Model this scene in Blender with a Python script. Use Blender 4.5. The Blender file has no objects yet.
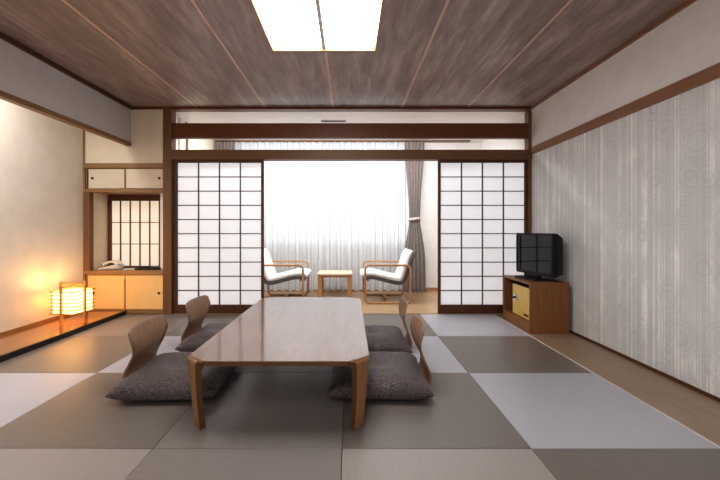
import bpy, bmesh, math, random
from mathutils import Vector, Matrix
random.seed(4)
S = bpy.context.scene
COL = S.collection

# ------------------------------------------------------------------ materials
def newmat(name):
    m = bpy.data.materials.new(name); m.use_nodes = True
    nt = m.node_tree; nt.nodes.clear()
    out = nt.nodes.new('ShaderNodeOutputMaterial')
    return m, nt, out
def N(nt, kind, **kw):
    n = nt.nodes.new(kind)
    for k, v in kw.items():
        if k in n.inputs.keys() if isinstance(k, str) else False: n.inputs[k].default_value = v
        else: setattr(n, k, v)
    return n
def L(nt, a, b): nt.links.new(a, b)
def princ(nt, out, col, rough=.5, spec=.5, metal=0, sheen=0, coat=0):
    p = nt.nodes.new('ShaderNodeBsdfPrincipled')
    p.inputs['Base Color'].default_value = (*col, 1)
    p.inputs['Roughness'].default_value = rough
    p.inputs['Specular IOR Level'].default_value = spec
    p.inputs['Metallic'].default_value = metal
    p.inputs['Sheen Weight'].default_value = sheen
    p.inputs['Coat Weight'].default_value = coat; p.inputs['Coat Roughness'].default_value = .10; p.inputs['Coat IOR'].default_value = 1.75 if coat >= 1 else 1.5
    L(nt, p.outputs[0], out.inputs[0])
    return p
def coords(nt, scale=(1, 1, 1), rot=(0, 0, 0)):
    tc = nt.nodes.new('ShaderNodeTexCoord'); mp = nt.nodes.new('ShaderNodeMapping')
    mp.inputs['Scale'].default_value = scale; mp.inputs['Rotation'].default_value = rot
    L(nt, tc.outputs['Object'], mp.inputs[0]); return mp.outputs[0]
def noise(nt, vec, scale, detail=4, rough=.55, dist=0):
    n = nt.nodes.new('ShaderNodeTexNoise')
    n.inputs['Scale'].default_value = scale; n.inputs['Detail'].default_value = detail
    n.inputs['Roughness'].default_value = rough; n.inputs['Distortion'].default_value = dist
    L(nt, vec, n.inputs['Vector']); return n.outputs['Fac']
def ramp(nt, fac, stops):
    r = nt.nodes.new('ShaderNodeValToRGB'); e = r.color_ramp.elements
    while len(e) < len(stops): e.new(.5)
    for k, (p, c) in enumerate(stops):
        e[k].position = p; e[k].color = (*c, 1)
    L(nt, fac, r.inputs[0]); return r.outputs[0]
def bump(nt, p, h, strength=.2, dist=.01):
    b = nt.nodes.new('ShaderNodeBump'); b.inputs['Strength'].default_value = strength
    b.inputs['Distance'].default_value = dist
    L(nt, h, b.inputs['Height']); L(nt, b.outputs[0], p.inputs['Normal'])
def math_(nt, op, a, b=None, c=None):
    n = nt.nodes.new('ShaderNodeMath'); n.operation = op
    for k, v in enumerate((a, b, c)):
        if v is None: continue
        if isinstance(v, (int, float)): n.inputs[k].default_value = v
        else: L(nt, v, n.inputs[k])
    return n.outputs[0]

def wood(name, dark, light, scale=(1, 1, 1), rough=.45, spec=.4, contrast=(.3, .7), b=.06, coat=0):
    """grain stretched along the axis with the smallest scale"""
    m, nt, out = newmat(name)
    p = princ(nt, out, light, rough, spec, coat=coat)
    v = coords(nt, scale)
    n1 = noise(nt, v, 6, 6, .6, .6)
    n2 = noise(nt, v, 40, 3, .6)
    f = math_(nt, 'ADD', math_(nt, 'MULTIPLY', n1, .75), math_(nt, 'MULTIPLY', n2, .25))
    c = ramp(nt, f, [(contrast[0], dark), (contrast[1], light)])
    L(nt, c, p.inputs['Base Color']); bump(nt, p, f, b, .004)
    return m
def plain(name, col, rough=.5, spec=.5, metal=0, var=.04, scale=8, b=0.0, sheen=0):
    m, nt, out = newmat(name)
    p = princ(nt, out, col, rough, spec, metal, sheen)
    f = noise(nt, coords(nt), scale, 4)
    lo = tuple(max(0, x * (1 - var * 2)) for x in col); hi = tuple(min(1, x * (1 + var * 2)) for x in col)
    L(nt, ramp(nt, f, [(.3, lo), (.7, hi)]), p.inputs['Base Color'])
    if b: 
        f2 = noise(nt, coords(nt), scale * 12, 4); bump(nt, p, f2, b, .003)
    return m
def tatami_mat_material(name, a, b_, axis):
    m, nt, out = newmat(name)
    p = princ(nt, out, a, .35, .7)
    tc = nt.nodes.new('ShaderNodeTexCoord')
    w = nt.nodes.new('ShaderNodeTexWave'); w.wave_type = 'BANDS'; w.bands_direction = axis
    w.inputs['Scale'].default_value = 34; w.inputs['Distortion'].default_value = .3
    L(nt, tc.outputs['Object'], w.inputs['Vector'])
    sc = (60, 3, 1) if axis == 'X' else (3, 60, 1)
    n = noise(nt, coords(nt, sc), 2, 4, .6)
    f = math_(nt, 'ADD', math_(nt, 'MULTIPLY', n, .7), math_(nt, 'MULTIPLY', w.outputs['Fac'], .3))
    L(nt, ramp(nt, f, [(.25, b_), (.75, a)]), p.inputs['Base Color'])
    bump(nt, p, f, .13, .003)
    return m

M = {}
M['tatami_light'] = tatami_mat_material('pale tatami weave', (.47, .47, .52), (.40, .40, .445), 'X')  # mats are alike; their differing sheen is painted as four tones
M['tatami_dark'] = tatami_mat_material('taupe tatami weave', (.205, .178, .16), (.16, .138, .124), 'Y')
M['tatami_mid'] = tatami_mat_material('beige tatami weave', (.37, .335, .315), (.31, .28, .26), 'X')
M['tatami_shade'] = tatami_mat_material('grey brown tatami weave', (.27, .24, .228), (.22, .195, .185), 'Y')
M['table_wood'] = wood('satin brown ply', (.145, .072, .040), (.22, .122, .072), (3, .5, 3), .40, .15, coat=1)
M['table_edge'] = wood('ply edge', (.09, .045, .02), (.17, .085, .035), (1, 1, 20), .4)
M['leg_wood'] = wood('leg ply', (.23, .115, .045), (.36, .19, .08), (8, 8, .8), .35, .5)
M['zaisu_wood'] = wood('chair shell ply', (.22, .125, .075), (.34, .21, .135), (8, 8, .8), .36, .5)
M['beam'] = wood('reddish brown beam', (.13, .045, .018), (.18, .068, .030), (.6, 12, 12), .42)
M['post'] = wood('brown post', (.14, .07, .032), (.21, .11, .052), (12, 12, .6), .45)
M['rail'] = wood('brown rail', (.14, .07, .034), (.21, .11, .056), (.6, 12, 12), .45)
M['rail_y'] = wood('brown rail along the room', (.23, .115, .066), (.32, .17, .10), (12, .6, 12), .45)
M['rail_ochre'] = wood('ochre rail along the room', (.22, .12, .055), (.34, .19, .09), (12, .6, 12), .45)
M['shoji_frame'] = wood('shoji frame', (.075, .028, .012), (.12, .048, .022), (6, 6, 1), .45)
M['dark_lacquer'] = plain('black lacquer', (.018, .013, .012), .25, .5)
M['toko_board'] = wood('polished alcove board', (.22, .075, .015), (.34, .13, .035), (6, .5, 6), .16, .6, coat=.5)
M['strip'] = wood('pale oak strip', (.25, .178, .12), (.37, .27, .185), (9, .7, 9), .35, .5)
M['engawa_floor'] = wood('veranda boards', (.36, .235, .13), (.50, .35, .21), (.7, 9, 9), .3, .5)
M['engawa_ceiling'] = wood('pale veranda ceiling', (.74, .70, .67), (.90, .88, .86), (.6, 9, 9), .5)
M['wall_cream'] = plain('cream plaster', (.72, .64, .51), .85, .2, var=.02, b=.05)
M['wall_left'] = plain('warm plaster', (.76, .715, .645), .85, .2, var=.02, b=.05)
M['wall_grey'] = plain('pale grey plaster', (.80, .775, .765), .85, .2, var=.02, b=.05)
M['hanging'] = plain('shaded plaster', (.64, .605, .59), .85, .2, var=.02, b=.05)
M['wall_veranda_cream'] = plain('cream veranda plaster', (.84, .78, .64), .85, .2, var=.02)
M['wall_white'] = plain('white plaster', (.80, .78, .75), .85, .2, var=.02, b=.03)
M['door_paper'] = plain('cream door paper', (.80, .53, .23), .7, .3, var=.02, b=.03)  # lantern glow put into the colour of the lower doors
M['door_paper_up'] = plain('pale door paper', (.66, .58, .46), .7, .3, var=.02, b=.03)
M['black'] = plain('black plastic', (.006, .006, .007), .4, .35, var=.05)
M['pull'] = plain('dark metal pull', (.03, .024, .02), .35, .5, metal=.6)
M['cabinet'] = wood('orange brown veneer', (.19, .080, .028), (.29, .13, .050), (8, 8, .7), .4)
M['cabinet_dark'] = wood('cabinet inside', (.06, .03, .015), (.09, .045, .02), (8, 8, .7), .5)
M['safe'] = plain('yellow enamel', (.62, .42, .12), .4, .5, var=.05)
M['chrome'] = plain('brushed chrome', (.7, .7, .72), .25, .5, metal=1)
M['white_cushion'] = plain('off white fabric', (.80, .78, .76), .9, .2, b=.2, sheen=.3)
M['grey_shell'] = plain('grey upholstery', (.12, .11, .108), .85, .2, b=.2, sheen=.2)
M['chair_frame'] = wood('bent chair frame', (.36, .18, .085), (.50, .28, .145), (6, 6, 6), .38, .5)
M['side_top'] = plain('cream laminate', (.74, .62, .47), .3, .5, var=.02)
M['side_leg'] = wood('side table leg', (.36, .19, .08), (.50, .28, .13), (8, 8, .8), .4)
M['curtain'] = plain('taupe curtain cloth', (.23, .19, .175), .9, .2, var=.06, scale=20, b=.2, sheen=.3)
M['tie'] = plain('pale tieback', (.55, .48, .44), .8, .2)
M['phone'] = plain('ivory plastic', (.62, .57, .50), .4, .5)
M['paper_white'] = plain('paper', (.75, .72, .66), .8, .2)
M['lantern_wood'] = wood('lantern wood', (.42, .20, .06), (.58, .30, .10), (8, 8, 1), .4)
M['rail_white'] = plain('white rail', (.7, .68, .65), .4, .5)
M['light_rim'] = plain('light rim', (.42, .27, .15), .5, .4)
M['light_bar'] = plain('light divider', (.75, .73, .72), .5, .4)
M['outside'] = plain('pale paving outside', (.6, .6, .6), .9, .2)

# brocade cushion
def brocade():
    m, nt, out = newmat('brown brocade')
    p = princ(nt, out, (.1, .08, .07), .48, .5, sheen=.12)
    v = coords(nt)
    vo = nt.nodes.new('ShaderNodeTexVoronoi'); vo.inputs['Scale'].default_value = 26; vo.feature = 'F1'
    n = noise(nt, v, 14, 3, .6, 2.2)
    add = nt.nodes.new('ShaderNodeVectorMath'); add.operation = 'ADD'
    L(nt, v, add.inputs[0]); L(nt, n, add.inputs[1]); L(nt, add.outputs[0], vo.inputs['Vector'])
    sx = nt.nodes.new('ShaderNodeSeparateXYZ'); L(nt, v, sx.inputs[0])
    r = math_(nt, 'SQRT', math_(nt, 'ADD', math_(nt, 'POWER', sx.outputs[0], 2), math_(nt, 'POWER', sx.outputs[1], 2)))
    ring = math_(nt, 'COMPARE', r, .135, .0035)
    inner = math_(nt, 'LESS_THAN', r, .13)
    f = math_(nt, 'MULTIPLY', math_(nt, 'SINE', math_(nt, 'MULTIPLY', n, 55)), .5)
    f = math_(nt, 'ADD', math_(nt, 'ADD', f, .35), math_(nt, 'MULTIPLY', inner, .16))
    f = math_(nt, 'SUBTRACT', f, math_(nt, 'MULTIPLY', ring, .25))
    c = ramp(nt, f, [(.1, (.034, .023, .025)), (.9, (.175, .135, .130))])
    L(nt, c, p.inputs['Base Color']); bump(nt, p, f, .4, .004)
    return m
M['brocade'] = brocade()

# ceiling boards: long grain along the room
def ceiling_mat():
    m, nt, out = newmat('walnut ceiling boards')
    p = princ(nt, out, (.2, .15, .13), .40, .7)
    v = coords(nt, (1, .17, 1))
    a = noise(nt, v, 8, 8, .66, .35)
    b = noise(nt, coords(nt, (1, .10, 1)), 34, 4, .6, .1)
    f = math_(nt, 'ADD', math_(nt, 'MULTIPLY', a, .65), math_(nt, 'MULTIPLY', b, .35))
    c = ramp(nt, f, [(.34, (.19, .138, .120)), (.5, (.31, .235, .21)), (.66, (.50, .40, .365))])
    L(nt, c, p.inputs['Base Color']); bump(nt, p, f, .05, .004)
    return m
M['ceiling'] = ceiling_mat()

def wallpaper():
    m, nt, out = newmat('silver striped wallpaper with ring pattern')
    p = princ(nt, out, (.6, .6, .58), .5, .5)
    s1 = noise(nt, coords(nt, (0, 1, 0)), 16, 3, .75)
    s2 = noise(nt, coords(nt, (0, 1, 0)), 75, 2, .7)
    br = noise(nt, coords(nt, (1, 1, .6)), 7, 3, .6)
    f = math_(nt, 'ADD', math_(nt, 'MULTIPLY', s1, .6), math_(nt, 'MULTIPLY', s2, .4))
    f = math_(nt, 'ADD', f, math_(nt, 'MULTIPLY', math_(nt, 'SUBTRACT', br, .5), .22))
    c = ramp(nt, f, [(.42, (.64, .64, .64)), (.53, (.71, .71, .71)), (.59, (.97, .97, .95))])
    vo = nt.nodes.new('ShaderNodeTexVoronoi'); vo.inputs['Scale'].default_value = 3.9; vo.inputs['Randomness'].default_value = .85
    L(nt, coords(nt, (0, 1, 1)), vo.inputs['Vector'])
    rg = math_(nt, 'SINE', math_(nt, 'MULTIPLY', vo.outputs['Distance'], 62))
    rg = math_(nt, 'GREATER_THAN', rg, .80)
    inr = math_(nt, 'LESS_THAN', vo.outputs['Distance'], .55)
    rg = math_(nt, 'MULTIPLY', math_(nt, 'MULTIPLY', rg, inr), .12)
    mx = nt.nodes.new('ShaderNodeMix'); mx.data_type = 'RGBA'; mx.blend_type = 'MIX'
    L(nt, rg, mx.inputs[0]); L(nt, c, mx.inputs[6]); mx.inputs[7].default_value = (.22, .22, .21, 1)
    L(nt, mx.outputs[2], p.inputs['Base Color'])
    L(nt, ramp(nt, f, [(.45, (.55,) * 3), (.6, (.3,) * 3)]), p.inputs['Roughness'])
    return m
M['wallpaper'] = wallpaper()

def sheet(name, col, transl, transp, emit=0, ecol=None, stripes=False):
    m, nt, out = newmat(name)
    d = nt.nodes.new('ShaderNodeBsdfDiffuse'); t = nt.nodes.new('ShaderNodeBsdfTranslucent'); tr = nt.nodes.new('ShaderNodeBsdfTransparent')
    f = noise(nt, coords(nt), 30, 3)
    c = ramp(nt, f, [(.3, tuple(x * .97 for x in col)), (.7, col)])
    L(nt, c, d.inputs[0]); L(nt, c, t.inputs[0])
    m1 = nt.nodes.new('ShaderNodeMixShader'); m1.inputs[0].default_value = transl
    L(nt, d.outputs[0], m1.inputs[1]); L(nt, t.outputs[0], m1.inputs[2])
    last = m1.outputs[0]
    if transp:
        m2 = nt.nodes.new('ShaderNodeMixShader'); m2.inputs[0].default_value = transp
        L(nt, last, m2.inputs[1]); L(nt, tr.outputs[0], m2.inputs[2]); last = m2.outputs[0]
    if emit:
        e = nt.nodes.new('ShaderNodeEmission'); e.inputs[0].default_value = (*(ecol or col), 1); e.inputs[1].default_value = emit
        a = nt.nodes.new('ShaderNodeAddShader'); L(nt, last, a.inputs[0]); L(nt, e.outputs[0], a.inputs[1]); last = a.outputs[0]
    L(nt, last, out.inputs[0]); return m
def sheer_mat():
    m, nt, out = newmat('sheer white curtain')
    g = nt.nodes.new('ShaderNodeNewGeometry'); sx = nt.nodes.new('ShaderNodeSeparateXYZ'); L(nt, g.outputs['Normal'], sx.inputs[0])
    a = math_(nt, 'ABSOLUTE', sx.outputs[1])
    c = ramp(nt, a, [(.30, (.40, .41, .43)), (.95, (.80, .81, .82))])  # pleat shading put into the colour, darker where cloth turns side-on
    t = nt.nodes.new('ShaderNodeBsdfTranslucent'); d = nt.nodes.new('ShaderNodeBsdfDiffuse'); tr = nt.nodes.new('ShaderNodeBsdfTransparent')
    L(nt, c, t.inputs[0]); L(nt, c, d.inputs[0])
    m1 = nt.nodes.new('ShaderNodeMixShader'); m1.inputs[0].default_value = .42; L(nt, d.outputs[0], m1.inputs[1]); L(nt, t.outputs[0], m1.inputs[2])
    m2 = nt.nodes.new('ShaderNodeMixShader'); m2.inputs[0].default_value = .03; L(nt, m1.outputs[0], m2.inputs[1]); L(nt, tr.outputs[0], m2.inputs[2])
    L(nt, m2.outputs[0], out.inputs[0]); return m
M['sheer'] = sheer_mat()
M['shoji_paper'] = sheet('shoji paper', (.88, .88, .89), .55, 0, .15, (.93, .95, 1))  # slight emission added to the paper, imitating light from behind
M['alcove_paper'] = sheet('warm window paper', (.84, .80, .74), .5, 0, .22, (1, .90, .78))  # emission stands in for backlight; no lamp behind this paper
M['lantern_paper'] = sheet('lit lantern paper', (.9, .8, .6), .6, 0, 2.4, (1, .54, .13))
def emis(name, col, s):
    m, nt, out = newmat(name); e = nt.nodes.new('ShaderNodeEmission')
    e.inputs[0].default_value = (*col, 1); e.inputs[1].default_value = s; L(nt, e.outputs[0], out.inputs[0]); return m
M['diffuser'] = emis('lit ceiling diffuser', (1, .975, .95), 10)
def glass():
    m, nt, out = newmat('window glass')
    t = nt.nodes.new('ShaderNodeBsdfTransparent'); g = nt.nodes.new('ShaderNodeBsdfGlossy'); g.inputs['Roughness'].default_value = .02
    mx = nt.nodes.new('ShaderNodeMixShader'); mx.inputs[0].default_value = .06
    L(nt, t.outputs[0], mx.inputs[1]); L(nt, g.outputs[0], mx.inputs[2]); L(nt, mx.outputs[0], out.inputs[0]); return m
M['glass'] = glass()
def screen():
    m, nt, out = newmat('dark glossy screen'); princ(nt, out, (.006, .006, .008), .07, .45); return m
M['screen'] = screen()

# ------------------------------------------------------------------ mesh helpers
class MB:
    def __init__(s): s.bm = bmesh.new()
    def box(s, x0, x1, y0, y1, z0, z1, bev=0, rotz=0, mi=0):
        c = Vector(((x0 + x1) / 2, (y0 + y1) / 2, (z0 + z1) / 2))
        mt = Matrix.Translation(c) @ Matrix.Rotation(rotz, 4, 'Z') @ Matrix.Diagonal((abs(x1 - x0), abs(y1 - y0), abs(z1 - z0), 1))
        r = bmesh.ops.create_cube(s.bm, size=1, matrix=mt)
        fs = {f for v in r['verts'] for f in v.link_faces}
        for f in fs: f.material_index = mi
        if bev:
            es = list({e for v in r['verts'] for e in v.link_edges})
            bmesh.ops.bevel(s.bm, geom=es, offset=bev, segments=2, affect='EDGES', profile=.6)
        return s
    def grid(s, rows, closed_u=False, closed_v=False, mi=0):
        """rows: list of lists of points"""
        vs = [[s.bm.verts.new(p) for p in r] for r in rows]
        nu, nv = len(vs), len(vs[0])
        for i in range(nu if closed_u else nu - 1):
            for j in range(nv if closed_v else nv - 1):
                f = s.bm.faces.new((vs[i][j], vs[(i + 1) % nu][j], vs[(i + 1) % nu][(j + 1) % nv], vs[i][(j + 1) % nv]))
                f.smooth = True; f.material_index = mi
        return vs
    def tube(s, pts, w, h=None, closed=False, up=(0, 1, 0), seg=8, sq=False, taper=None):
        """sweep of an ellipse / rounded rectangle; w along up, h along the other normal"""
        h = h or w; pts = [Vector(p) for p in pts]; n = len(pts); rows = []; up = Vector(up)
        for k, p in enumerate(pts):
            a = pts[(k - 1) % n] if (closed or k > 0) else p
            b = pts[(k + 1) % n] if (closed or k < n - 1) else p
            t = (b - a).normalized(); u = (up - t * up.dot(t))
            if u.length < 1e-4: u = t.orthogonal()
            u.normalize(); v = t.cross(u); f = taper(k / (n - 1)) if taper else 1
            row = []
            for j in range(seg):
                an = 2 * math.pi * (j + .5) / seg; ca, sa = math.cos(an), math.sin(an)
                if sq:
                    e = .45; ca = math.copysign(abs(ca) ** e, ca); sa = math.copysign(abs(sa) ** e, sa)
                row.append(p + u * ca * w / 2 * f + v * sa * h / 2 * f)
            rows.append(row)
        vs = s.grid(rows, closed_u=closed, closed_v=True)
        if not closed: s.bm.faces.new(vs[0]); s.bm.faces.new(list(reversed(vs[-1])))
        return s
    def cyl(s, c, r, h, axis='Z', seg=24, r2=None):
        rot = {'Z': Matrix.Identity(4), 'X': Matrix.Rotation(math.pi / 2, 4, 'Y'), 'Y': Matrix.Rotation(math.pi / 2, 4, 'X')}[axis]
        bmesh.ops.create_cone(s.bm, cap_ends=True, segments=seg, radius1=r, radius2=r if r2 is None else r2, depth=h, matrix=Matrix.Translation(c) @ rot)
        return s
    def prism(s, poly, z0, z1, bev=0):
        b = [s.bm.verts.new((x, y, z0)) for x, y in poly]; t = [s.bm.verts.new((x, y, z1)) for x, y in poly]
        n = len(poly); s.bm.faces.new(list(reversed(b))); top = s.bm.faces.new(t)
        for k in range(n): s.bm.faces.new((b[k], b[(k + 1) % n], t[(k + 1) % n], t[k]))
        if bev: bmesh.ops.bevel(s.bm, geom=list(top.edges), offset=bev, segments=2, affect='EDGES', profile=.6)
        return s
    def build(s, name, mat, parent=None, smooth=False, loc=None):
        bmesh.ops.recalc_face_normals(s.bm, faces=s.bm.faces)
        me = bpy.data.meshes.new(name); s.bm.to_mesh(me); s.bm.free()
        for m in (mat if isinstance(mat, (list, tuple)) else [mat]): me.materials.append(m)
        if smooth: 
            for f in me.polygons: f.use_smooth = True
        o = bpy.data.objects.new(name, me); COL.objects.link(o)
        if parent: o.parent = parent
        if loc: o.location = loc
        return o
def tag(o, label, cat, group=None, kind=None):
    o['label'] = label; o['category'] = cat
    if group: o['group'] = group
    if kind: o['kind'] = kind
    return o
def thing(name, label, cat, loc=(0, 0, 0), rz=0, group=None):
    o = bpy.data.objects.new(name, None); COL.objects.link(o); o.empty_display_size = .1
    o.location = loc; o.rotation_euler = (0, 0, rz); return tag(o, label, cat, group)
def struct(o, label=None):
    o['kind'] = 'structure'
    if label: o['label'] = label
    return o
def sbox(name, mat, *a, bev=0, label=None):
    return struct(MB().box(*a, bev=bev).build(name, mat), label)
def copy_tree(o, label, loc, rz, group=None):
    r = o.copy(); COL.objects.link(r); r.location = loc; r.rotation_euler = (0, 0, rz); r['label'] = label
    if group: r['group'] = group
    for ch in list(o.children):
        c = ch.copy(); COL.objects.link(c); c.parent = r
        for g in ch.children:
            d = g.copy(); COL.objects.link(d); d.parent = c
    return r
def catmull(pts, n=8):
    out = []; P = [Vector(p) for p in pts]; P = [P[0] * 2 - P[1]] + P + [P[-1] * 2 - P[-2]]
    for i in range(1, len(P) - 2):
        for k in range(n):
            t = k / n; a, b, c, d = P[i - 1], P[i], P[i + 1], P[i + 2]
            out.append(.5 * ((2 * b) + (c - a) * t + (2 * a - 5 * b + 4 * c - d) * t * t + (3 * b - a - 3 * c + d) * t ** 3))
    out.append(P[-2]); return out

# ------------------------------------------------------------------ dimensions (metres; camera at the origin looking along +Y)
H = 2.487          # ceiling
XR = 2.19          # right wall
XH = -2.62         # hanging wall over the alcove
XT = -2.67         # front edge of the alcove board
XL = -3.19         # alcove wall
YB = 4.30          # face of the wall with the sliding screens
YE = 5.98          # far wall of the veranda
YR = -2.2          # rear wall behind the camera
CZ = 1.0175
BZ = .046          # alcove board height
def zb(py, Y=YB): return CZ - (py - 229.5) * Y / 358.5
def xb(px, Y=YB): return (px - 349.2) * Y / 358.5

# ------------------------------------------------------------------ room shell
sbox('floor', M['strip'], -3.4, 2.4, YR - .1, YB + .02, -.12, -.03, label='subfloor under the tatami mats')
sbox('trim_1', M['strip'], 1.735, XR, YR, YB + .02, -.04, 0, label='pale wooden floor strip along the right wall')
sbox('trim_2', M['rail_white'], 1.727, 1.735, YR, YB, -.04, .003, label='thin pale edging between tatami and wooden strip')
sbox('floor_veranda', M['engawa_floor'], -3.4, 2.4, YB + .1, YE + .1, -.12, -.005, label='wooden veranda floor by the window')
sbox('trim_3', M['engawa_floor'], xb(172), XR, YB + .02, YB + .1, -.1, .004, label='wooden sill of the sliding screens')
sbox('ceiling', M['ceiling'], XH - .05, XR + .1, YR - .1, YB + .06, H, H + .08, label='dark wood board ceiling')
# the ceiling is pierced by the light: built from four slabs below instead
bpy.data.objects.remove(bpy.data.objects['ceiling'])
LX0, LX1, LY0, LY1 = -.635, .225, 1.62, 2.935
cb = MB()
cb.box(XH - .05, LX0, YR - .1, YB + .06, H, H + .08).box(LX1, XR + .1, YR - .1, YB + .06, H, H + .08)
cb.box(LX0, LX1, YR - .1, LY0, H, H + .08).box(LX0, LX1, LY1, YB + .06, H, H + .08)
struct(cb.build('ceiling', M['ceiling']), 'dark wood board ceiling')
sbox('ceiling_alcove', M['wall_white'], XL - .1, XH - .05, YR - .1, YB + .06, H, H + .08)
sbox('ceiling_veranda', M['engawa_ceiling'], -3.4, 2.4, YB + .06, YE + .1, H - .015, H + .08, label='pale veranda ceiling')
k = 4
M['batten'] = wood('pinkish batten', (.58, .38, .29), (.78, .56, .45), (12, .6, 12), .35, .5)  # window sheen put into the pale pink colour
for x in (-1.83, -1.005, -.195, .633, 1.42):
    b = MB()
    if LX0 < x < LX1:
        b.box(x - .010, x + .010, YR, LY0 - .02, H - .004, H).box(x - .010, x + .010, LY1 + .02, YB, H - .004, H)
    else: b.box(x - .010, x + .010, YR, YB, H - .004, H)
    struct(b.build('trim_%d' % k, M['batten']), 'thin wooden batten on the ceiling'); k += 1
# right wall
sbox('wall_right', M['wallpaper'], XR, XR + .1, YR, YB, -.05, 1.93, label='silver striped wallpaper on the right wall')
sbox('wall_right_upper', M['wall_grey'], XR, XR + .1, YR, YB, 1.97, H, label='pale plaster above the rail on the right wall')
sbox('trim_9', M['rail_y'], XR - .02, XR + .02, YR, YB - .02, 1.915, 1.998, bev=.003, label='brown wooden rail along the right wall')
sbox('trim_10', M['rail_y'], XR - .022, XR + .02, YR, YB - .02, H - .028, H, label='brown cornice along the right wall')
sbox('baseboard_right', M['shoji_frame'], XR - .010, XR + .01, YR, YB, 0, .022, label='thin dark skirting along the right wall')
sbox('wall_rear', M['wall_white'], -3.4, 2.4, YR - .1, YR, -.05, H, label='plain wall behind the camera')
# left: alcove
sbox('wall_left', M['wall_left'], XL - .1, XL, YR, YB + .5, -.05, H, label='warm plaster wall behind the paper lantern')
sbox('baseboard_left', M['rail_ochre'], XL, XL + .012, YR, YB, BZ, BZ + .028, label='wooden skirting on the alcove board')
sbox('trim_11', M['toko_board'], XL, XT - .03, YR, YB, -.05, BZ, label='polished orange wooden alcove board')
sbox('trim_12', M['dark_lacquer'], XT - .03, XT, YR, YB - .002, -.05, BZ + .001, bev=.003, label='black lacquered front edge of the alcove board')
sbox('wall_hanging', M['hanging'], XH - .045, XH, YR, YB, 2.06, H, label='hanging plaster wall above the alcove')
sbox('trim_13', M['rail_ochre'], XH - .055, XH + .010, YR, YB - .003, 2.018, 2.062, bev=.003, label='wooden rail under the hanging wall')
sbox('trim_14', M['shoji_frame'], XH, XH + .03, YR, YB, H - .035, H, label='dark cornice above the hanging wall')
# wall with screens
sbox('trim_15', M['post'], xb(163.5), xb(172), YB - .015, YB + .10, 0, H, bev=.003, label='brown post left of the sliding screens')
sbox('trim_16', M['beam'], XH, XR, YB - .012, YB + .09, zb(109.5), H, bev=.002, label='dark top beam under the ceiling')
sbox('trim_17', M['beam'], xb(172), XR - .002, YB + .005, YB + .075, zb(137.8), zb(123), bev=.003, label='wide reddish brown transom beam')
sbox('trim_18', M['rail'], xb(172), XR - .002, YB - .012, YB + .11, zb(159.5), zb(149.8), bev=.003, label='brown head rail above the sliding screens')
sbox('trim_19', M['post'], xb(528.5), XR, YB, YB + .1, 0, H - .04, bev=.003, label='narrow post at the right wall')
# plaster left of the post, above the cupboard
ZU0, ZU1 = zb(189.2), zb(168)
sbox('wall_alcove_upper', M['wall_cream'], XL, xb(163.5), YB, YB + .06, zb(163.5), H, label='cream plaster above the wall cupboard')
sbox('trim_20', M['post'], xb(84), xb(90.0), YB - .008, YB + .06, zb(270.5), zb(192), bev=.002, label='slim post of the window niche')
sbox('trim_21', M['rail_ochre'], XL, xb(85.2), YB - .006, YB + .04, BZ, H, label='slim corner trim of the alcove')
sbox('trim_22', M['rail_ochre'], xb(84.4), xb(163.5), YB - .012, YB + .06, zb(168), zb(163.3), bev=.002, label='rail above the wall cupboard')
# niche
YN = 4.62
sbox('wall_niche_left', M['wall_cream'], XL + .0, xb(89.6), YB + .06, YN, zb(275), zb(190), label='cream side of the window niche')

# ------------------------------------------------------------------ veranda shell
sbox('wall_veranda_right', M['wall_white'], XR, XR + .1, YB + .1, YE, -.05, H, label='white side wall of the veranda')
sbox('wall_veranda_left', M['wall_veranda_cream'], -2.32, -2.22, 4.92, YE, -.05, H, label='cream left wall of the veranda')
sbox('wall_veranda_closet', M['wall_white'], -2.32, -2.22, YB + .1, 4.86, -.05, H, label='white wall panel beside the veranda post')
sbox('trim_23', M['post'], -2.30, -2.205, 4.86, 4.92, 0, H, label='wooden corner post in the veranda')
WX0, WX1, WZ0, WZ1 = -1.86, 1.12, .76, 2.455
wf = MB()
wf.box(-2.32, WX0, YE, YE + .1, -.05, H).box(WX1, XR + .1, YE, YE + .1, -.05, H)
wf.box(WX0, WX1, YE, YE + .1, -.05, WZ0).box(WX0, WX1, YE, YE + .1, WZ1, H)
struct(wf.build('wall_veranda_far', M['wall_white']), 'white wall around the veranda window')
sbox('baseboard_veranda', M['side_leg'], -2.22, XR, YE - .015, YE, -.005, .05, label='wooden skirting under the veranda window')
w1 = bpy.data.objects.new('window_1', None); COL.objects.link(w1); struct(w1, 'wide window behind the sheer curtain')
w1.location = ((WX0 + WX1) / 2, YE + .05, WZ0)
hw, hh = (WX1 - WX0) / 2, WZ1 - WZ0
b = MB(); b.box(-hw, hw, -.03, .03, 0, .05).box(-hw, hw, -.03, .03, hh - .05, hh).box(-hw, -hw + .05, -.03, .03, .05, hh - .05).box(hw - .05, hw, -.03, .03, .05, hh - .05).box(-.025, .025, -.03, .03, .05, hh - .05)
b.build('window_frame', M['rail_white'], w1)
MB().box(-hw + .05, hw - .05, -.004, .004, .05, hh - .05).build('pane', M['glass'], w1)

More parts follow.
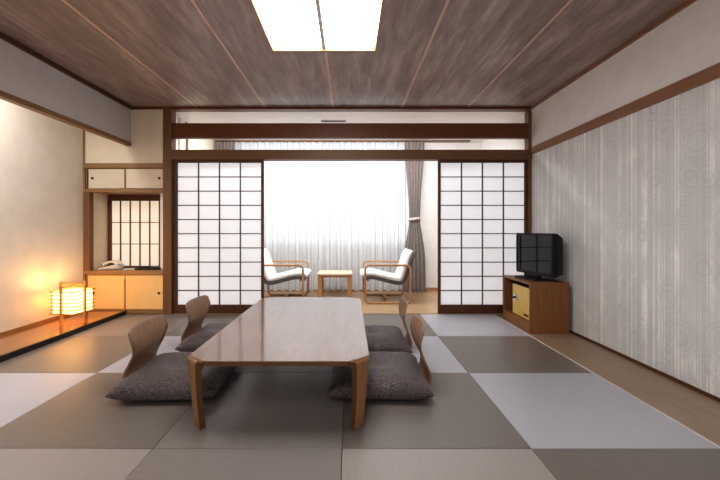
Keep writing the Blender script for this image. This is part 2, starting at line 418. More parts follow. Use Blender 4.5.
# ------------------------------------------------------------------ niche window with paper
w2 = bpy.data.objects.new('window_2', None); COL.objects.link(w2); struct(w2, 'papered lattice window in the niche with dark frame')
w2.location = (0, YN, 0)
x0n, x1n, z0n, z1n = XL + .02, xb(164) + .02, .50, 1.475
b = MB(); b.box(x0n, xb(111, YN), 0, .03, z0n, z1n, bev=.002).box(xb(111, YN), x1n, 0, .03, zb(200.8, YN), z1n).box(xb(111, YN), x1n, 0, .03, z0n, zb(266, YN))
b.build('window_frame', M['shoji_frame'], w2)
b = MB(); x = xb(119.9, YN)
while x < x1n - .02:
    b.box(x - .006, x + .006, .006, .02, zb(266, YN), zb(200.8, YN)); x += .1257
for py in (222.4, 244): b.box(xb(111, YN), x1n, .008, .018, zb(py, YN) - .004, zb(py, YN) + .004)
b.build('lattice', M['shoji_frame'], w2)
MB().box(xb(111, YN), x1n, .022, .025, zb(266, YN), zb(200.8, YN)).build('paper', M['alcove_paper'], w2)
sbox('wall_niche_back', M['wall_cream'], XL, x1n, YN + .035, YN + .09, -.05, H)

# ------------------------------------------------------------------ sliding shoji screens
def shoji(name, label, px0, px1, Y, ix0, ix1):
    r = bpy.data.objects.new(name, None); COL.objects.link(r); struct(r, label)
    X0, X1 = xb(px0), xb(px1); cx = (X0 + X1) / 2; r.location = (cx, Y, .004)
    a, c = X0 - cx, X1 - cx; t = zb(159.6) - .004; ia, ic = xb(ix0) - cx, xb(ix1) - cx
    zt, z0 = zb(162.3) - .004, zb(305.2) - .004
    b = MB(); b.box(a, ia, 0, .032, 0, t, bev=.002).box(ic, c, 0, .032, 0, t, bev=.002).box(ia, ic, 0, .03, zt, t).box(ia, ic, 0, .03, 0, z0, bev=.002)
    b.build('frame', M['shoji_frame'], r)
    b = MB(); n = 4
    for k in range(1, n):
        x = ia + (ic - ia) * k / n; b.box(x - .0065, x + .0065, .006, .018, z0, zt)
    for k in range(1, 10):
        z = z0 + (zt - z0) * k / 10; b.box(ia, ic, .008, .016, z - .0055, z + .0055)
    b.build('lattice', M['shoji_frame'], r)
    MB().box(ia, ic, .019, .021, z0, zt).build('paper', M['shoji_paper'], r)
    return r
shoji('door_1', 'left sliding shoji screen with white paper panes', 172.6, 263.2, YB + .02, 176.4, 260.6)
shoji('door_2', 'right sliding shoji screen with white paper panes', 438.6, 529.2, YB + .02, 441.2, 525.6)

# ------------------------------------------------------------------ cupboards
def cupboard(name, label, x0, x1, z0, z1, paper, pulls, xs, mats, depth=.28, bt=.012):
    r = thing(name, label, 'cupboard', ((x0 + x1) / 2, YB, z0)); cx = (x0 + x1) / 2; w = (x1 - x0) / 2; h = z1 - z0
    b = MB(); b.box(-w, w, .012, depth, 0, bt).box(-w, w, .012, depth, h - bt, h).box(-w, -w + bt, .012, depth, bt, h - bt).box(w - bt, w, .012, depth, bt, h - bt).box(-w, w, depth - .01, depth, 0, h)
    b.build('body', mats, r)
    for k, (a, c) in enumerate(xs):
        a -= cx; c -= cx; yo = .0 if k else .008
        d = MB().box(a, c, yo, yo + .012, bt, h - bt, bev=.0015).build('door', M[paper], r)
        px = pulls[k] - cx; s = .011
        bb = MB()
        bb.cyl((px, yo - .001, h * .52), .016, .006, 'Y', 16)
        bb.build('pull', M['pull'], d)
    b = MB(); m = (xs[0][1] + xs[1][0]) / 2 - cx; b.box(m - .008, m + .008, -.004, .012, bt, h - bt); b.build('divider', mats, r)
    return r
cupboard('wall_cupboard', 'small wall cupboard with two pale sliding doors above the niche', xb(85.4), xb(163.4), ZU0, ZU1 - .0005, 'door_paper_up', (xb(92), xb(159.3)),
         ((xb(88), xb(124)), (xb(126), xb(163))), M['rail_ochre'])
sbox('trim_24', M['rail_ochre'], xb(84.2), xb(163.4), YB - .014, YN, zb(192.2), ZU0 - .001, bev=.002, label='shelf board under the wall cupboard')
ZC1 = zb(270.5); ZC0 = zb(274.8)
ct = MB().box(xb(85.4), xb(163.4), YB - .012, YN, ZC0 + .001, ZC1, bev=.002).build('countertop', M['rail_ochre'])
tag(ct, 'narrow wooden counter board under the paper window', 'counter')
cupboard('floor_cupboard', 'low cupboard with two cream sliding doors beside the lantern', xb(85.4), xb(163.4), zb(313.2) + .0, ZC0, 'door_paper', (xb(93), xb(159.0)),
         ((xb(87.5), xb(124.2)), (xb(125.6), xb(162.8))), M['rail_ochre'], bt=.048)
# top band of the lower cupboard doors is thinner than the base: fill it with a taller door skin
for o in bpy.data.objects:
    if o.name.startswith('door') and o.parent and o.parent.name == 'floor_cupboard':
        for v in o.data.vertices:
            if v.co.z > .3: v.co.z += .042

# ------------------------------------------------------------------ tatami
tx0, ty0, s = -.0325, 1.665, .88
cols = {-3: 'beside the lantern alcove', -2: 'left of the low table', -1: 'in the table column',
        0: 'in the right chairs column', 1: 'beside the wooden strip'}
rows = {-1: 'nearest row', 0: 'second row from camera', 1: 'third row from camera', 2: 'row before the screens'}
for j in (-1, 0, 1, 2):
    for i in (-3, -2, -1, 0, 1):
        if (i, j) == (-3, -1): continue
        tone = {-1: {-2: 'mid', -1: 'shade', 0: 'mid', 1: 'dark'}, 0: {-3: 'light', -2: 'dark', -1: 'shade', 0: 'dark', 1: 'light'},
                1: {-3: 'dark', -2: 'light', -1: 'dark', 0: 'light', 1: 'dark'}, 2: {-3: 'shade', -2: 'dark', -1: 'shade', 0: 'dark', 1: 'light'}}[j][i]  # tone per mat imitates sheen from weave direction and window
        x, y = tx0 + (i + .5) * s, ty0 + (j + .5) * s
        x1 = min(x + s / 2, 1.727); xa = max(x - s / 2, XT + .001)
        o = MB().box(xa - x + .0012, x1 - x - .0012, -s / 2 + .0012, s / 2 - .0012, -.03, 0, bev=.003).build('tatami_mat', M['tatami_' + tone], loc=(x, y, 0))
        tag(o, {'light': 'pale grey', 'mid': 'beige', 'shade': 'grey brown', 'dark': 'dark taupe'}[tone] + ' square tatami mat %s, %s' % (cols[i], rows[j]), 'tatami mat', 'square tatami mats on the floor')
b = MB().box(XT, 1.727, YR, ty0 - s - .001, -.03, -.0005).box(XT, tx0 - 2 * s - .001, ty0 - s, ty0 - .001, -.03, -.0005)
struct(b.build('floor_rear', M['tatami_dark']), 'tatami floor behind the camera')

# ------------------------------------------------------------------ low table
TX0, TX1, TY0, TY1, TZ, CH = -.838, .106, 1.788, 3.49, .360, .068
tcx, tcy = (TX0 + TX1) / 2, (TY0 + TY1) / 2
t = thing('low_table', 'long low wooden dining table with cut corners and curved legs', 'table', (tcx, tcy, 0))
a, c = (TX1 - TX0) / 2, (TY1 - TY0) / 2; TH = .024; d = .03
def octo(o):   # chamfer pulled in by o (measured along the diagonal)
    q = CH + o * math.sqrt(2)
    return [(-a + q, -c), (a - q, -c), (a, -c + q), (a, c - q), (a - q, c), (-a + q, c), (-a, c - q), (-a, -c + q)]
def table_top():
    b = MB(); b.prism(octo(d), TZ - TH, TZ, .003)
    for f in b.bm.faces: f.material_index = 0 if abs(f.normal.z) > .5 else 1
    b.bm.normal_update()
    for f in b.bm.faces: f.material_index = 0 if f.normal.z > .5 else 1
    return b.build('tabletop', [M['table_wood'], M['table_edge']], t)
table_top()
def leg(sx, sy):
    D = Vector((sx, sy, 0)).normalized(); P = Vector((-sx * sy, 1 * 1, 0)); P = Vector((-D.y, D.x, 0))
    corner = Vector((sx * (a - CH / 2), sy * (c - CH / 2), 0))       # middle of the cut corner
    path = []   # (distance outward, z of outer face, dist of inner face, z inner, halfwidth)
    R = .020; w0 = CH * math.sqrt(2) / 2
    n = 8; outer = []; inner = []; hw_ = []
    outer.append((-d, TZ)); inner.append((-.068, TZ - TH)); hw_.append(w0 + d)
    outer.append((-R, TZ)); inner.append((-.066, TZ - TH)); hw_.append(w0 + R)
    for k in range(1, n + 1):
        an = math.pi / 2 * k / n
        outer.append((-R + R * math.sin(an), TZ - R + R * math.cos(an)))
        r2 = R + .014; th = .034
        inner.append((-.066 + (.066 - th) * math.sin(an), TZ - TH - (.046) * (1 - math.cos(an))))
        hw_.append(w0 + R - R * math.sin(an))
    for q in (.08, .2, .4, .6, .8, 1):
        z = (TZ - R) * (1 - q); zi = (TZ - TH - .046) * (1 - q)
        off = -.030 * q ** 1.2; th = .034 - .002 * q
        outer.append((off, z)); inner.append((off - th, zi)); hw_.append(w0 * (1 - .16 * math.sin(math.pi * min(1, q * .9))) * (1 - .24 * q))
    b = MB(); rows_ = []
    for (o, zo), (i_, zi), w in zip(outer, inner, hw_):
        wi = w + 0
        po = corner + D * o; pi_ = corner + D * i_
        rows_.append([po - P * w + Vector((0, 0, zo)), po + P * w + Vector((0, 0, zo)), pi_ + P * wi + Vector((0, 0, zi)), pi_ - P * wi + Vector((0, 0, zi))])
    vs = b.grid(rows_, closed_v=True)
    b.bm.faces.new(vs[0]); b.bm.faces.new(list(reversed(vs[-1])))
    b.bm.faces.ensure_lookup_table()
    bmesh.ops.recalc_face_normals(b.bm, faces=b.bm.faces)
    for f in b.bm.faces:
        f.smooth = False
        nrm = f.normal; od = nrm.dot(D)
        f.material_index = 0 if nrm.z > .8 else (1 if od > .3 else 2)
        if abs(od) > .3 or abs(nrm.z) > .5: f.smooth = True
    o = b.build('leg', [M['table_wood'], M['leg_wood'], M['table_edge']], t)
    m = o.modifiers.new('b', 'BEVEL'); m.width = .003; m.segments = 2; m.limit_method = 'ANGLE'; m.angle_limit = 1.0
for sx in (-1, 1):
    for sy in (-1, 1): leg(sx, sy)

# ------------------------------------------------------------------ floor chairs (zaisu) and cushions
def zaisu(label, loc, rz):
    r = thing('floor_chair', label, 'floor chair', loc, rz, 'legless floor chairs around the low table')
    prof = [(.16, .010, .19), (-.05, .010, .195), (-.20, .011, .190), (-.262, .022, .180), (-.288, .055, .188), (-.290, .11, .186),
            (-.268, .180, .178), (-.251, .230, .184), (-.249, .285, .207), (-.256, .335, .222), (-.272, .402, .216)]
    pts = catmull(prof, 5)
    def surf(off):
        out = []
        for k, p in enumerate(pts):
            q0, q1 = pts[max(0, k - 1)], pts[min(len(pts) - 1, k + 1)]
            tx, tz = q1.x - q0.x, q1.y - q0.y; l = math.hypot(tx, tz); nx, nz = -tz / l, tx / l
            row = []
            for m in range(13):
                v = -1 + 2 * m / 12
                g = min(1, max(0, (p.y - .12) / .2))            # how upright
                g2 = min(1, max(0, (p.y - .28) / .1))
                bow = .030 * g * v * v                              # sides come forward
                drop = -.022 * g2 * abs(v) ** 8
                row.append(Vector((p.x + bow + nx * off, v * p.z, p.y + nz * off + drop)))
            out.append(row)
        return out
    b = MB(); A = surf(.005); B = surf(-.005)
    va = [[b.bm.verts.new(p) for p in rr] for rr in A]; vb = [[b.bm.verts.new(p) for p in rr] for rr in B]
    nu, nv = len(va), 13
    for i in range(nu - 1):
        for j in range(nv - 1):
            for V in (va, vb):
                f = b.bm.faces.new((V[i][j], V[i + 1][j], V[i + 1][j + 1], V[i][j + 1])); f.smooth = True
    for i in range(nu - 1):
        for j in (0, nv - 1): b.bm.faces.new((va[i][j], va[i + 1][j], vb[i + 1][j], vb[i][j]))
    for j in range(nv - 1):
        for i in (0, nu - 1): b.bm.faces.new((va[i][j], va[i][j + 1], vb[i][j + 1], vb[i][j]))
    # backrest shell above, seat plate below
    me = b
    back = me.build('shell', M['zaisu_wood'], r)
    bpy.context.view_layer.update()
    return r
def zabuton(label, loc, rz, sx=.312, sy=.305, T=.135):
    b = MB(); n = 28; top = []; bot = []
    for i in range(n + 1):
        ra, rb = [], []
        for j in range(n + 1):
            u = -1 + 2 * i / n; v = -1 + 2 * j / n
            u = math.copysign(1 - (1 - abs(u)) ** 1.4, u); v = math.copysign(1 - (1 - abs(v)) ** 1.4, v)
            pin = 1 - .045 * (1 - v * v) * abs(u) ** 3
            pjn = 1 - .045 * (1 - u * u) * abs(v) ** 3
            x, y = u * sx * pin, v * sy * pjn
            e = max(0, (1 - abs(u) ** 4.5)) ** .5 * max(0, (1 - abs(v) ** 4.5)) ** .5
            dimple = 1 - .28 * math.exp(-(u * u + v * v) / .10)
            wr = .0025 * math.sin(9 * u + 5 * v) * e
            zc = .026 + .02 * (abs(u) * abs(v)) ** 2
            ra.append(Vector((x, y, zc + (T - .026) * e * dimple + wr))); rb.append(Vector((x, y, zc - (zc - .003) * min(1, e * 1.5))))
        top.append(ra); bot.append(rb)
    b.grid(top); b.grid(bot)
    bmesh.ops.remove_doubles(b.bm, verts=b.bm.verts, dist=.0004)
    o = b.build('floor_cushion', M['brocade'], smooth=True, loc=loc); o.rotation_euler = (0, 0, rz)
    return tag(o, label, 'cushion', 'brown brocade cushions on the floor chairs')
z1 = zaisu('bent wood floor chair at the near left of the low table', (-1.12, 2.43, 0), .0)
copy_tree(z1, 'bent wood floor chair at the far left of the low table', (-1.115, 3.20, 0), -.03)
copy_tree(z1, 'bent wood floor chair at the near right of the low table', (.225, 2.44, 0), math.pi - .035)
copy_tree(z1, 'bent wood floor chair at the far right of the low table', (.228, 3.12, 0), math.pi - .05)
c1 = zabuton('dark brocade cushion at the near left of the low table', (-1.095, 2.36, .016), .03)
for lab, loc, rz in (('dark brocade cushion at the far left of the low table', (-1.08, 3.16, .016), .0),
                     ('dark brocade cushion at the near right of the low table', (.185, 2.37, .016), math.pi - .02),
                     ('dark brocade cushion at the far right of the low table', (.185, 3.09, .016), math.pi)):
    o = c1.copy(); COL.objects.link(o); o.location = loc; o.rotation_euler = (0, 0, rz); o['label'] = lab

# ------------------------------------------------------------------ veranda armchairs
def loop_pts(x0, x1, z0, z1, r, n=6):
    out = []
    for cx, cz, a0 in ((x1 - r, z1 - r, 0), (x0 + r, z1 - r, 90), (x0 + r, z0 + r, 180), (x1 - r, z0 + r, 270)):
        for k in range(n + 1):
            an = math.radians(a0 + 90 * k / n); out.append((cx + r * math.cos(an), cz + r * math.sin(an)))
    return out
def armchair(label, loc, rz):
    r = thing('armchair', label, 'armchair', loc, rz, 'armchairs facing each other on the veranda')
    for sy in (-1, 1):
        b = MB(); b.tube([(x, sy * .315, z) for x, z in loop_pts(-.31, .31, .015, .53, .06)], .045, .028, closed=True, up=(0, 1, 0), seg=12, sq=True)
        b.build('side_frame', M['chair_frame'], r)
    MB().tube([(0, -.30, .03), (0, .30, .03)], .05, .024, up=(1, 0, 0), seg=12, sq=True).build('stretcher', M['chair_frame'], r)
    MB().tube([(.27, -.302, .318), (.27, .302, .318)], .03, .022, up=(1, 0, 0), seg=12, sq=True).build('seat_rail', M['chair_frame'], r)
    MB().tube([(-.285, -.302, .36), (-.285, .302, .36)], .022, .03, up=(1, 0, 0), seg=12, sq=True).build('back_rail', M['chair_frame'], r)
    prof = catmull([(.345, 0, .340), (.30, 0, .362), (.18, 0, .362), (.0, 0, .318), (-.12, 0, .290), (-.19, 0, .292), (-.238, 0, .345), (-.278, 0, .46), (-.325, 0, .60), (-.372, 0, .720)], 5)
    def slab(o0, o1, hwid, name, mat):
        rws = []; n = len(prof)
        for k, p in enumerate(prof):
            t_ = (prof[min(n - 1, k + 1)] - prof[max(0, k - 1)]).normalized(); nn = Vector((t_.z, 0, -t_.x))
            if nn.z < 0 and k < n // 2: nn = -nn
            if k >= n // 2 and nn.x < 0: nn = -nn
            e = min(1, .55 + min(k, n - 1 - k) * .15)
            A_, B_ = p + nn * o0, p + nn * (o0 + (o1 - o0) * e); row = []
            for y, q in ((-hwid, .15), (-hwid + .012, 0), (hwid - .012, 0), (hwid, .15)): row.append(A_.lerp(B_, q) + Vector((0, y, 0)))
            for y, q in ((hwid, .8), (hwid - .02, 1), (-hwid + .02, 1), (-hwid, .8)): row.append(A_.lerp(B_, q) + Vector((0, y, 0)))
            rws.append(row)
        b = MB(); vs = b.grid(rws, closed_v=True); b.bm.faces.new(vs[0]); b.bm.faces.new(list(reversed(vs[-1])))
        return b.build(name, mat, r)
    slab(-.034, .016, .283, 'seat_shell', M['grey_shell']); slab(.017, .068, .272, 'cushion', M['white_cushion'])
    return r
ac = armchair('left veranda armchair with white seat and bent wood frame', (-.945, 5.24, -.005), 0)
copy_tree(ac, 'right veranda armchair with white seat near the taupe curtain', (.53, 5.24, -.005), math.pi)

# side table
t2 = thing('side_table', 'small square side table with cream top between the armchairs', 'side table', (-.215, 5.54, -.005))
b = MB(); rr = []
for zz, ins in ((.338, .006), (.342, 0), (.366, 0), (.372, .008)):
    rr.append([(x * 1, y, zz) for x, y in [((px_) * (1 - ins * 3), py_ * (1 - ins * 3)) for px_, py_ in loop_pts(-.265, .265, -.205, .205, .05, 5)]])
vs = b.grid(rr, closed_v=True); b.bm.faces.new(vs[0]); b.bm.faces.new(vs[-1])
b.build('tabletop', M['side_top'], t2)
for sx in (-1, 1):
    for sy in (-1, 1):
        MB().box(sx * .222 - .032, sx * .222 + .032, sy * .17 - .018, sy * .17 + .018, 0, .338, bev=.006).build('leg', M['side_leg'], t2)
for y in (-.165, .165): MB().box(-.2, .2, y - .007, y + .007, .305, .338).build('apron', M['side_leg'], t2)

# ------------------------------------------------------------------ curtains
def curtain_sheet(x0, x1, y, z0, z1, period, amp, mat, name, label, cat, waist=None, hem=.0, origin=None, top_period=None):
    b = MB(); n = int((x1 - x0) / period * 10); rws = []; nz = 30; cx = (x0 + x1) / 2
    ph = [random.uniform(-.7, .7) for _ in range(n + 1)]
    import itertools
    for iz in range(nz + 1):
        t_ = iz / nz; z = z0 + (z1 - z0) * t_; row = []
        for i in range(n + 1):
            u = i / n; x = x0 + (x1 - x0) * u
            ang = 2 * math.pi * (x - x0) / period + .5 * math.sin(3.1 * x + 1.3) + .35 * math.sin(2 * t_ + 7 * x)
            yy = y + amp * math.sin(ang) + amp * .3 * math.sin(2.3 * ang + t_ * 2)
            k = 1
            if waist:
                wz, wf_, ws = waist; k = 1 - (1 - wf_) * math.exp(-((z - wz) / ws) ** 2)
                if z > wz: k = 1 - (1 - wf_) * math.exp(-((z - wz) / (ws * 2.2)) ** 2)
                yy = y + (yy - y) * (1.0 if k > .8 else .75)
            xx = cx + (x - cx) * k
            row.append((xx, yy, z + (hem * (math.sin(ang)) if iz == 0 else 0)))
        rws.append(row)
    b.grid(rws)
    o = b.build(name, mat); tag(o, label, cat); return o
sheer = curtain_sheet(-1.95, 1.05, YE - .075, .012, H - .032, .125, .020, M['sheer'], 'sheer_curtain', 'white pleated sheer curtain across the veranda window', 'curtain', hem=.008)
cr = curtain_sheet(.885, 1.235, YE - .17, .008, H - .05, .062, .020, M['curtain'], 'drape', 'taupe drape tied back right of the window', 'curtain', waist=(1.19, .50, .40))
cl = curtain_sheet(-2.19, -1.83, YE - .17, .008, H - .05, .062, .020, M['curtain'], 'drape', 'taupe drape at the left end of the window', 'curtain', waist=(1.19, .50, .40))
for o, cx in ((cr, 1.06), (cl, -2.01)):
    b = MB(); b.tube([(cx + .098 * math.cos(q), YE - .17 + .034 * math.sin(q), 1.19 + .012 * math.cos(q)) for q in [2 * math.pi * k / 24 for k in range(24)]], .05, .006, closed=True, up=(0, 0, 1), seg=6)
    b.build('tieback', M['tie'], o)
rl = MB().box(-2.19, 1.98, YE - .15, YE - .05, H - .030, H - .016, bev=.003).build('curtain_rail', M['rail'])
tag(rl, 'long wooden curtain rail under the veranda ceiling', 'curtain rail')
v = thing('ceiling_vent', 'narrow dark slot vent in the veranda ceiling', 'vent', (-.21, 4.80, H - .015))
MB().box(-.17, .17, -.03, .03, -.008, 0, bev=.002).build('frame', M['rail_white'], v)
b = MB(); b.box(-.16, .16, -.022, -.004, -.011, -.008).box(-.16, .16, .004, .022, -.011, -.008); b.build('slot', M['black'], v)

# ------------------------------------------------------------------ ceiling light
cl_ = thing('ceiling_light', 'large bright recessed ceiling light with two panels', 'light', ((LX0 + LX1) / 2, (LY0 + LY1) / 2, H))
w, l = (LX1 - LX0) / 2, (LY1 - LY0) / 2
b = MB(); e = .016
b.box(-w - .002, w + .002, -l - .002, -l + e, -.014, .07).box(-w - .002, w + .002, l - e, l + .002, -.014, .07).box(-w - .002, -w + e, -l + e, l - e, -.014, .07).box(w - e, w + .002, -l + e, l - e, -.014, .07)
b.build('frame', M['light_rim'], cl_)
dv = .0
for sgn in (-1, 1):
    x0_, x1_ = (-w + e, -.014) if sgn < 0 else (.014, w - e)
    MB().box(x0_, x1_, -l + e, l - e, .030, .036).build('diffuser', M['diffuser'], cl_)
MB().box(-.014, .014, -l + e, l - e, .0, .036).build('divider', M['light_bar'], cl_)
sbox('ceiling_light_recess', M['wall_white'], LX0 - .02, LX1 + .02, LY0 - .02, LY1 + .02, H + .08, H + .1)

# ------------------------------------------------------------------ paper lantern
ln = thing('paper_lantern', 'glowing paper floor lantern with wooden frame on the alcove board', 'lantern', (-2.895, 3.76, BZ), math.radians(-8))
hb = .122; z0_, z1_ = .112, .335
b = MB(); b.grid([[(x, y, z) for x, y in loop_pts(-hb, hb, -hb, hb, .02, 3)] for z in (z0_, .18, .25, z1_)], closed_v=True)
b.build('lamp_shade', M['lantern_paper'], ln)
b = MB()
for k in range(7):
    z = z0_ + (z1_ - z0_) * k / 6; q = hb + .004; ww = .005 if k in (0, 6) else .0045; ex = .016 if k in (0, 6) else 0
    for sg in (-1, 1):
        b.box(-q - ex, q + ex, sg * q - ww, sg * q + ww, z - ww, z + ww); b.box(sg * q - ww, sg * q + ww, -q - ex, q + ex, z - ww, z + ww)
b.build('slat_frame', M['lantern_wood'], ln)
for sx, sy in ((0, -1), (1, 0), (0, 1), (-1, 0)):
    q = hb + .015; MB().box(sx * q - .010, sx * q + .010, sy * q - .010, sy * q + .010, 0, .415, bev=.002).build('leg', M['lantern_wood'], ln)
b = MB()
b.box(-hb - .035, hb + .035, -.010, .010, .395, .415, bev=.002); b.build('handle', M['lantern_wood'], ln)
b = MB(); b.box(-.010, .010, -hb - .03, hb + .03, .372, .390, bev=.002); b.build('crossbar', M['lantern_wood'], ln)
b = MB(); b.box(-hb, hb, -.008, .008, .10, .112).box(-.008, .008, -hb, hb, .10, .112); b.cyl((0, 0, .122), .02, .02); b.build('base', M['lantern_wood'], ln)

# ------------------------------------------------------------------ counter items
ph = thing('telephone', 'ivory desk telephone at the left end of the counter', 'telephone', (-2.935, 4.44, ZC1), .25)
b = MB(); rws = []
for x, z, hwid in ((-.13, .006, .085), (-.125, .02, .09), (-.03, .045, .092), (.06, .062, .092), (.10, .058, .088), (.105, .006, .085)):
    rws.append([(x, -hwid, z), (x, hwid, z)])
rb = [[(r0[0][0], r0[0][1], 0), (r0[1][0], r0[1][1], 0)] for r0 in rws]
for R_, Q_ in zip(rws, rb): pass
vs = b.grid([[r0[0], r0[1], q0[1], q0[0]] for r0, q0 in zip(rws, rb)], closed_v=True)
b.build('body', M['phone'], ph)
b = MB(); b.tube(catmull([(-.07, -.085, .060), (-.03, -.07, .088), (.02, -.065, .098), (.07, -.06, .100), (.12, -.05, .082)], 5), .05, .028, up=(0, 1, 0), seg=10, sq=True, taper=lambda q: 1 + .25 * abs(2 * q - 1) ** 3)
b.build('handset', M['phone'], ph, smooth=True)
b = MB()
for i in range(4):
    for j in range(3): b.box(-.10 + i * .03, -.082 + i * .03, -.035 + j * .03, -.015 + j * .03, .02 + i * .011, .034 + i * .0125)
b.build('keypad', M['grey_shell'], ph)
tr = MB()
tr.box(-.15, .15, -.10, .10, 0, .006).box(-.15, -.142, -.10, .10, .006, .022).box(.142, .15, -.10, .10, .006, .022).box(-.142, .142, -.10, -.092, .006, .022).box(-.142, .142, .092, .10, .006, .022)
tag(tr.build('tray', M['dark_lacquer'], loc=(-2.46, 4.46, ZC1)), 'black lacquer tray at the right end of the counter', 'tray')
tag(MB().box(-.07, .07, -.05, .05, 0, .022, bev=.003).build('notepad_holder', M['black'], loc=(-2.40, 4.46, ZC1 + .006)), 'small black box lying on the lacquer tray', 'box')
o = MB().box(-.085, .085, -.06, .06, 0, .004).build('leaflet', M['paper_white'], loc=(-2.70, 4.45, ZC1)); o.rotation_euler = (0, 0, .2)
tag(o, 'pale leaflet lying on the counter beside the telephone', 'paper')

# ------------------------------------------------------------------ tv cabinet, safe, tv
KX0, KX1, KY0, KY1, KH = 1.762, 2.142, 3.49, 4.10, .497
cab = thing('tv_cabinet', 'open fronted orange brown wooden cabinet under the television', 'cabinet', ((KX0 + KX1) / 2, (KY0 + KY1) / 2, 0))
a_, c_ = (KX1 - KX0) / 2, (KY1 - KY0) / 2; th = .022
MB().box(-a_, a_, -c_, c_, KH - th, KH, bev=.002).build('top', M['cabinet'], cab)
MB().box(-a_, a_, -c_, -c_ + th, 0, KH - th, bev=.001).build('side_panel', M['cabinet'], cab)
MB().box(-a_, a_, c_ - th, c_, 0, KH - th, bev=.001).build('side_panel', M['cabinet'], cab)
MB().box(a_ - .012, a_, -c_ + th, c_ - th, .0, KH - th).build('back_panel', M['cabinet_dark'], cab)
MB().box(-a_ + .002, a_ - .012, -c_ + th, c_ - th, .085, .105).build('shelf', M['cabinet'], cab)
MB().box(-a_ + .006, -a_ + .02, -c_ + th, c_ - th, 0, .085).build('plinth', M['cabinet'], cab)
sf = thing('safe', 'yellow metal safe with a round silver lock inside the cabinet', 'safe', (KX0 + .19, 3.745, .107))
MB().box(-.155, .15, -.19, .185, .0, .325, bev=.006).build('body', M['cabinet_dark'], sf)
dr = MB().box(-.163, -.155, -.185, .18, .004, .321, bev=.003).build('door', M['safe'], sf)
MB().cyl((-.170, .10, .185), .038, .016, 'X', 24).build('lock_plate', M['chrome'], dr)
MB().cyl((-.182, .10, .185), .013, .02, 'X', 20).build('knob', M['black'], dr)
MB().box(-.168, -.163, -.165, -.075, .035, .05).build('handle_slot', M['black'], dr)
o = MB().box(-.02, .02, -.03, .03, 0, .05, bev=.003).build('key_tag', M['chrome'], loc=(KX0 + .045, 3.90, .1055)); bpy.data.objects.remove(o)

A = Vector((1.898, 4.075, 0)); B = Vector((1.985, 3.50, 0)); dirv = (B - A).normalized(); yaw = math.atan2(dirv.y, dirv.x) + math.pi / 2   # local -x faces the room
tv = thing('television', 'black flat television with deep back on the wooden cabinet', 'television', ((A.x + B.x) / 2, (A.y + B.y) / 2, KH), yaw)
W2 = (B - A).length / 2; zt0, zt1 = .045, .482
b = MB(); b.box(-.0, .03, -W2, W2, zt0, zt0 + .035, bev=.004).box(0, .03, -W2, W2, zt1 - .02, zt1, bev=.004).box(0, .03, -W2, -W2 + .02, zt0 + .035, zt1 - .02).box(0, .03, W2 - .02, W2, zt0 + .035, zt1 - .02)
b.build('bezel', M['black'], tv)
MB().box(.005, .02, -W2 + .018, W2 - .018, zt0 + .033, zt1 - .018).build('screen', M['screen'], tv)
b = MB(); rws = []
for x, q, zz0, zz1 in ((.03, W2 - .003, zt0 + .003, zt1 - .003), (.06, W2 - .006, zt0 + .006, zt1 - .006), (.15, W2 * .84, zt0 + .03, zt1 - .05)):
    rws.append([(x, -q, zz0), (x, q, zz0), (x, q, zz1), (x, -q, zz1)])
vs = b.grid(rws, closed_v=True); b.bm.faces.new(vs[0]); b.bm.faces.new(vs[-1])
for f in b.bm.faces: f.smooth = False
b.build('back_housing', M['black'], tv)
b = MB(); b.box(-.10, .12, -.17, .17, 0.0005, .014, bev=.005).box(.025, .06, -.05, .05, .014, zt0 + .02); b.build('stand', M['black'], tv)

# ------------------------------------------------------------------ outside
sbox('ground', M['outside'], -20, 20, YE + .3, 30, -.6, -.5)

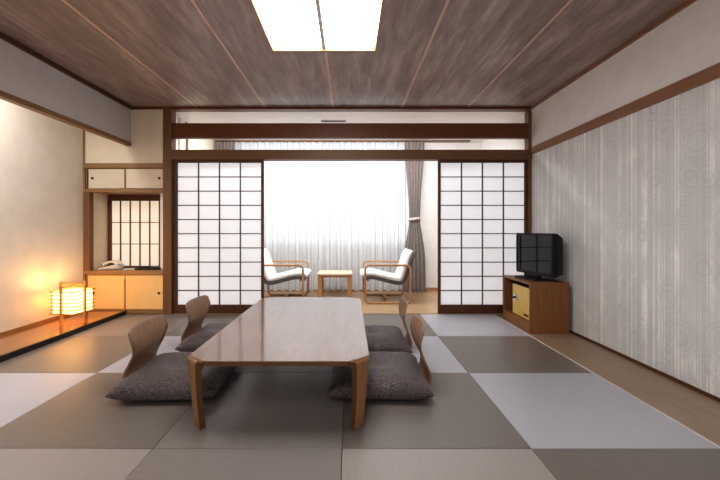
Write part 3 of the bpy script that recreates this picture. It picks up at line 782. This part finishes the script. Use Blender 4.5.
# ------------------------------------------------------------------ lights
def area(name, loc, rot, sx, sy, power, col, spread=math.pi):
    d_ = bpy.data.lights.new(name, 'AREA'); d_.shape = 'RECTANGLE'; d_.size = sx; d_.size_y = sy; d_.energy = power; d_.color = col; d_.spread = spread
    o = bpy.data.objects.new(name, d_); COL.objects.link(o); o.location = loc; o.rotation_euler = rot; return o
R90 = math.pi / 2
area('daylight', ((WX0 + WX1) / 2, YE + .7, 1.75), (-R90 + .0, 0, 0), 3.8, 2.2, 22, (.93, .96, 1))
area('rear_ceiling_lamp', (-.2, -.6, H - .05), (0, 0, 0), 1.2, 1.2, 20, (1, .975, .96))  # unseen fill added behind the camera to lift the room
area('rear_window_light', (-.2, YR + .05, 1.5), (R90 + .15, 0, 0), 4.0, 1.6, 38, (.97, .975, 1))  # added fill for walls and ceiling; the rear wall has no window
area('alcove_lamp', (XL + .28, 2.2, H - .05), (0, 0, 0), .25, 1.6, 32, (1, .98, .96))
area('veranda_lamp', (-.2, 4.75, H - .12), (math.radians(30), 0, 0), 3.4, .3, 56, (.97, .98, 1))  # added fill, tilted to brighten the curtain and make up for window light
pl = bpy.data.lights.new('lantern_bulb', 'POINT'); pl.energy = 7.5; pl.color = (1, .60, .22); pl.shadow_soft_size = .05
o = bpy.data.objects.new('lantern_bulb', pl); COL.objects.link(o); o.location = (-2.895, 3.76, BZ + .30)

W = bpy.data.worlds.new('World'); S.world = W; W.use_nodes = True
bg = W.node_tree.nodes['Background']; bg.inputs[0].default_value = (.88, .94, 1, 1); bg.inputs[1].default_value = .9

# ------------------------------------------------------------------ camera
cam = bpy.data.cameras.new('Camera'); co = bpy.data.objects.new('Camera', cam); COL.objects.link(co)
co.location = (0, 0, CZ); co.rotation_euler = (math.pi / 2, 0, 0)
cam.sensor_width = 36; cam.lens = 358.5 / 720 * 36; cam.shift_x = (360 - 349.2) / 720; cam.shift_y = -(240 - 229.5) / 720
cam.clip_start = .05
S.camera = co
S.view_settings.view_transform = 'Standard'; S.view_settings.look = 'Medium High Contrast'; S.view_settings.exposure = .12; S.view_settings.gamma = 1
S.cycles.use_denoising = True
S.cycles.max_bounces = 10; S.cycles.diffuse_bounces = 6; S.cycles.transparent_max_bounces = 12
S.cycles.sample_clamp_indirect = 6
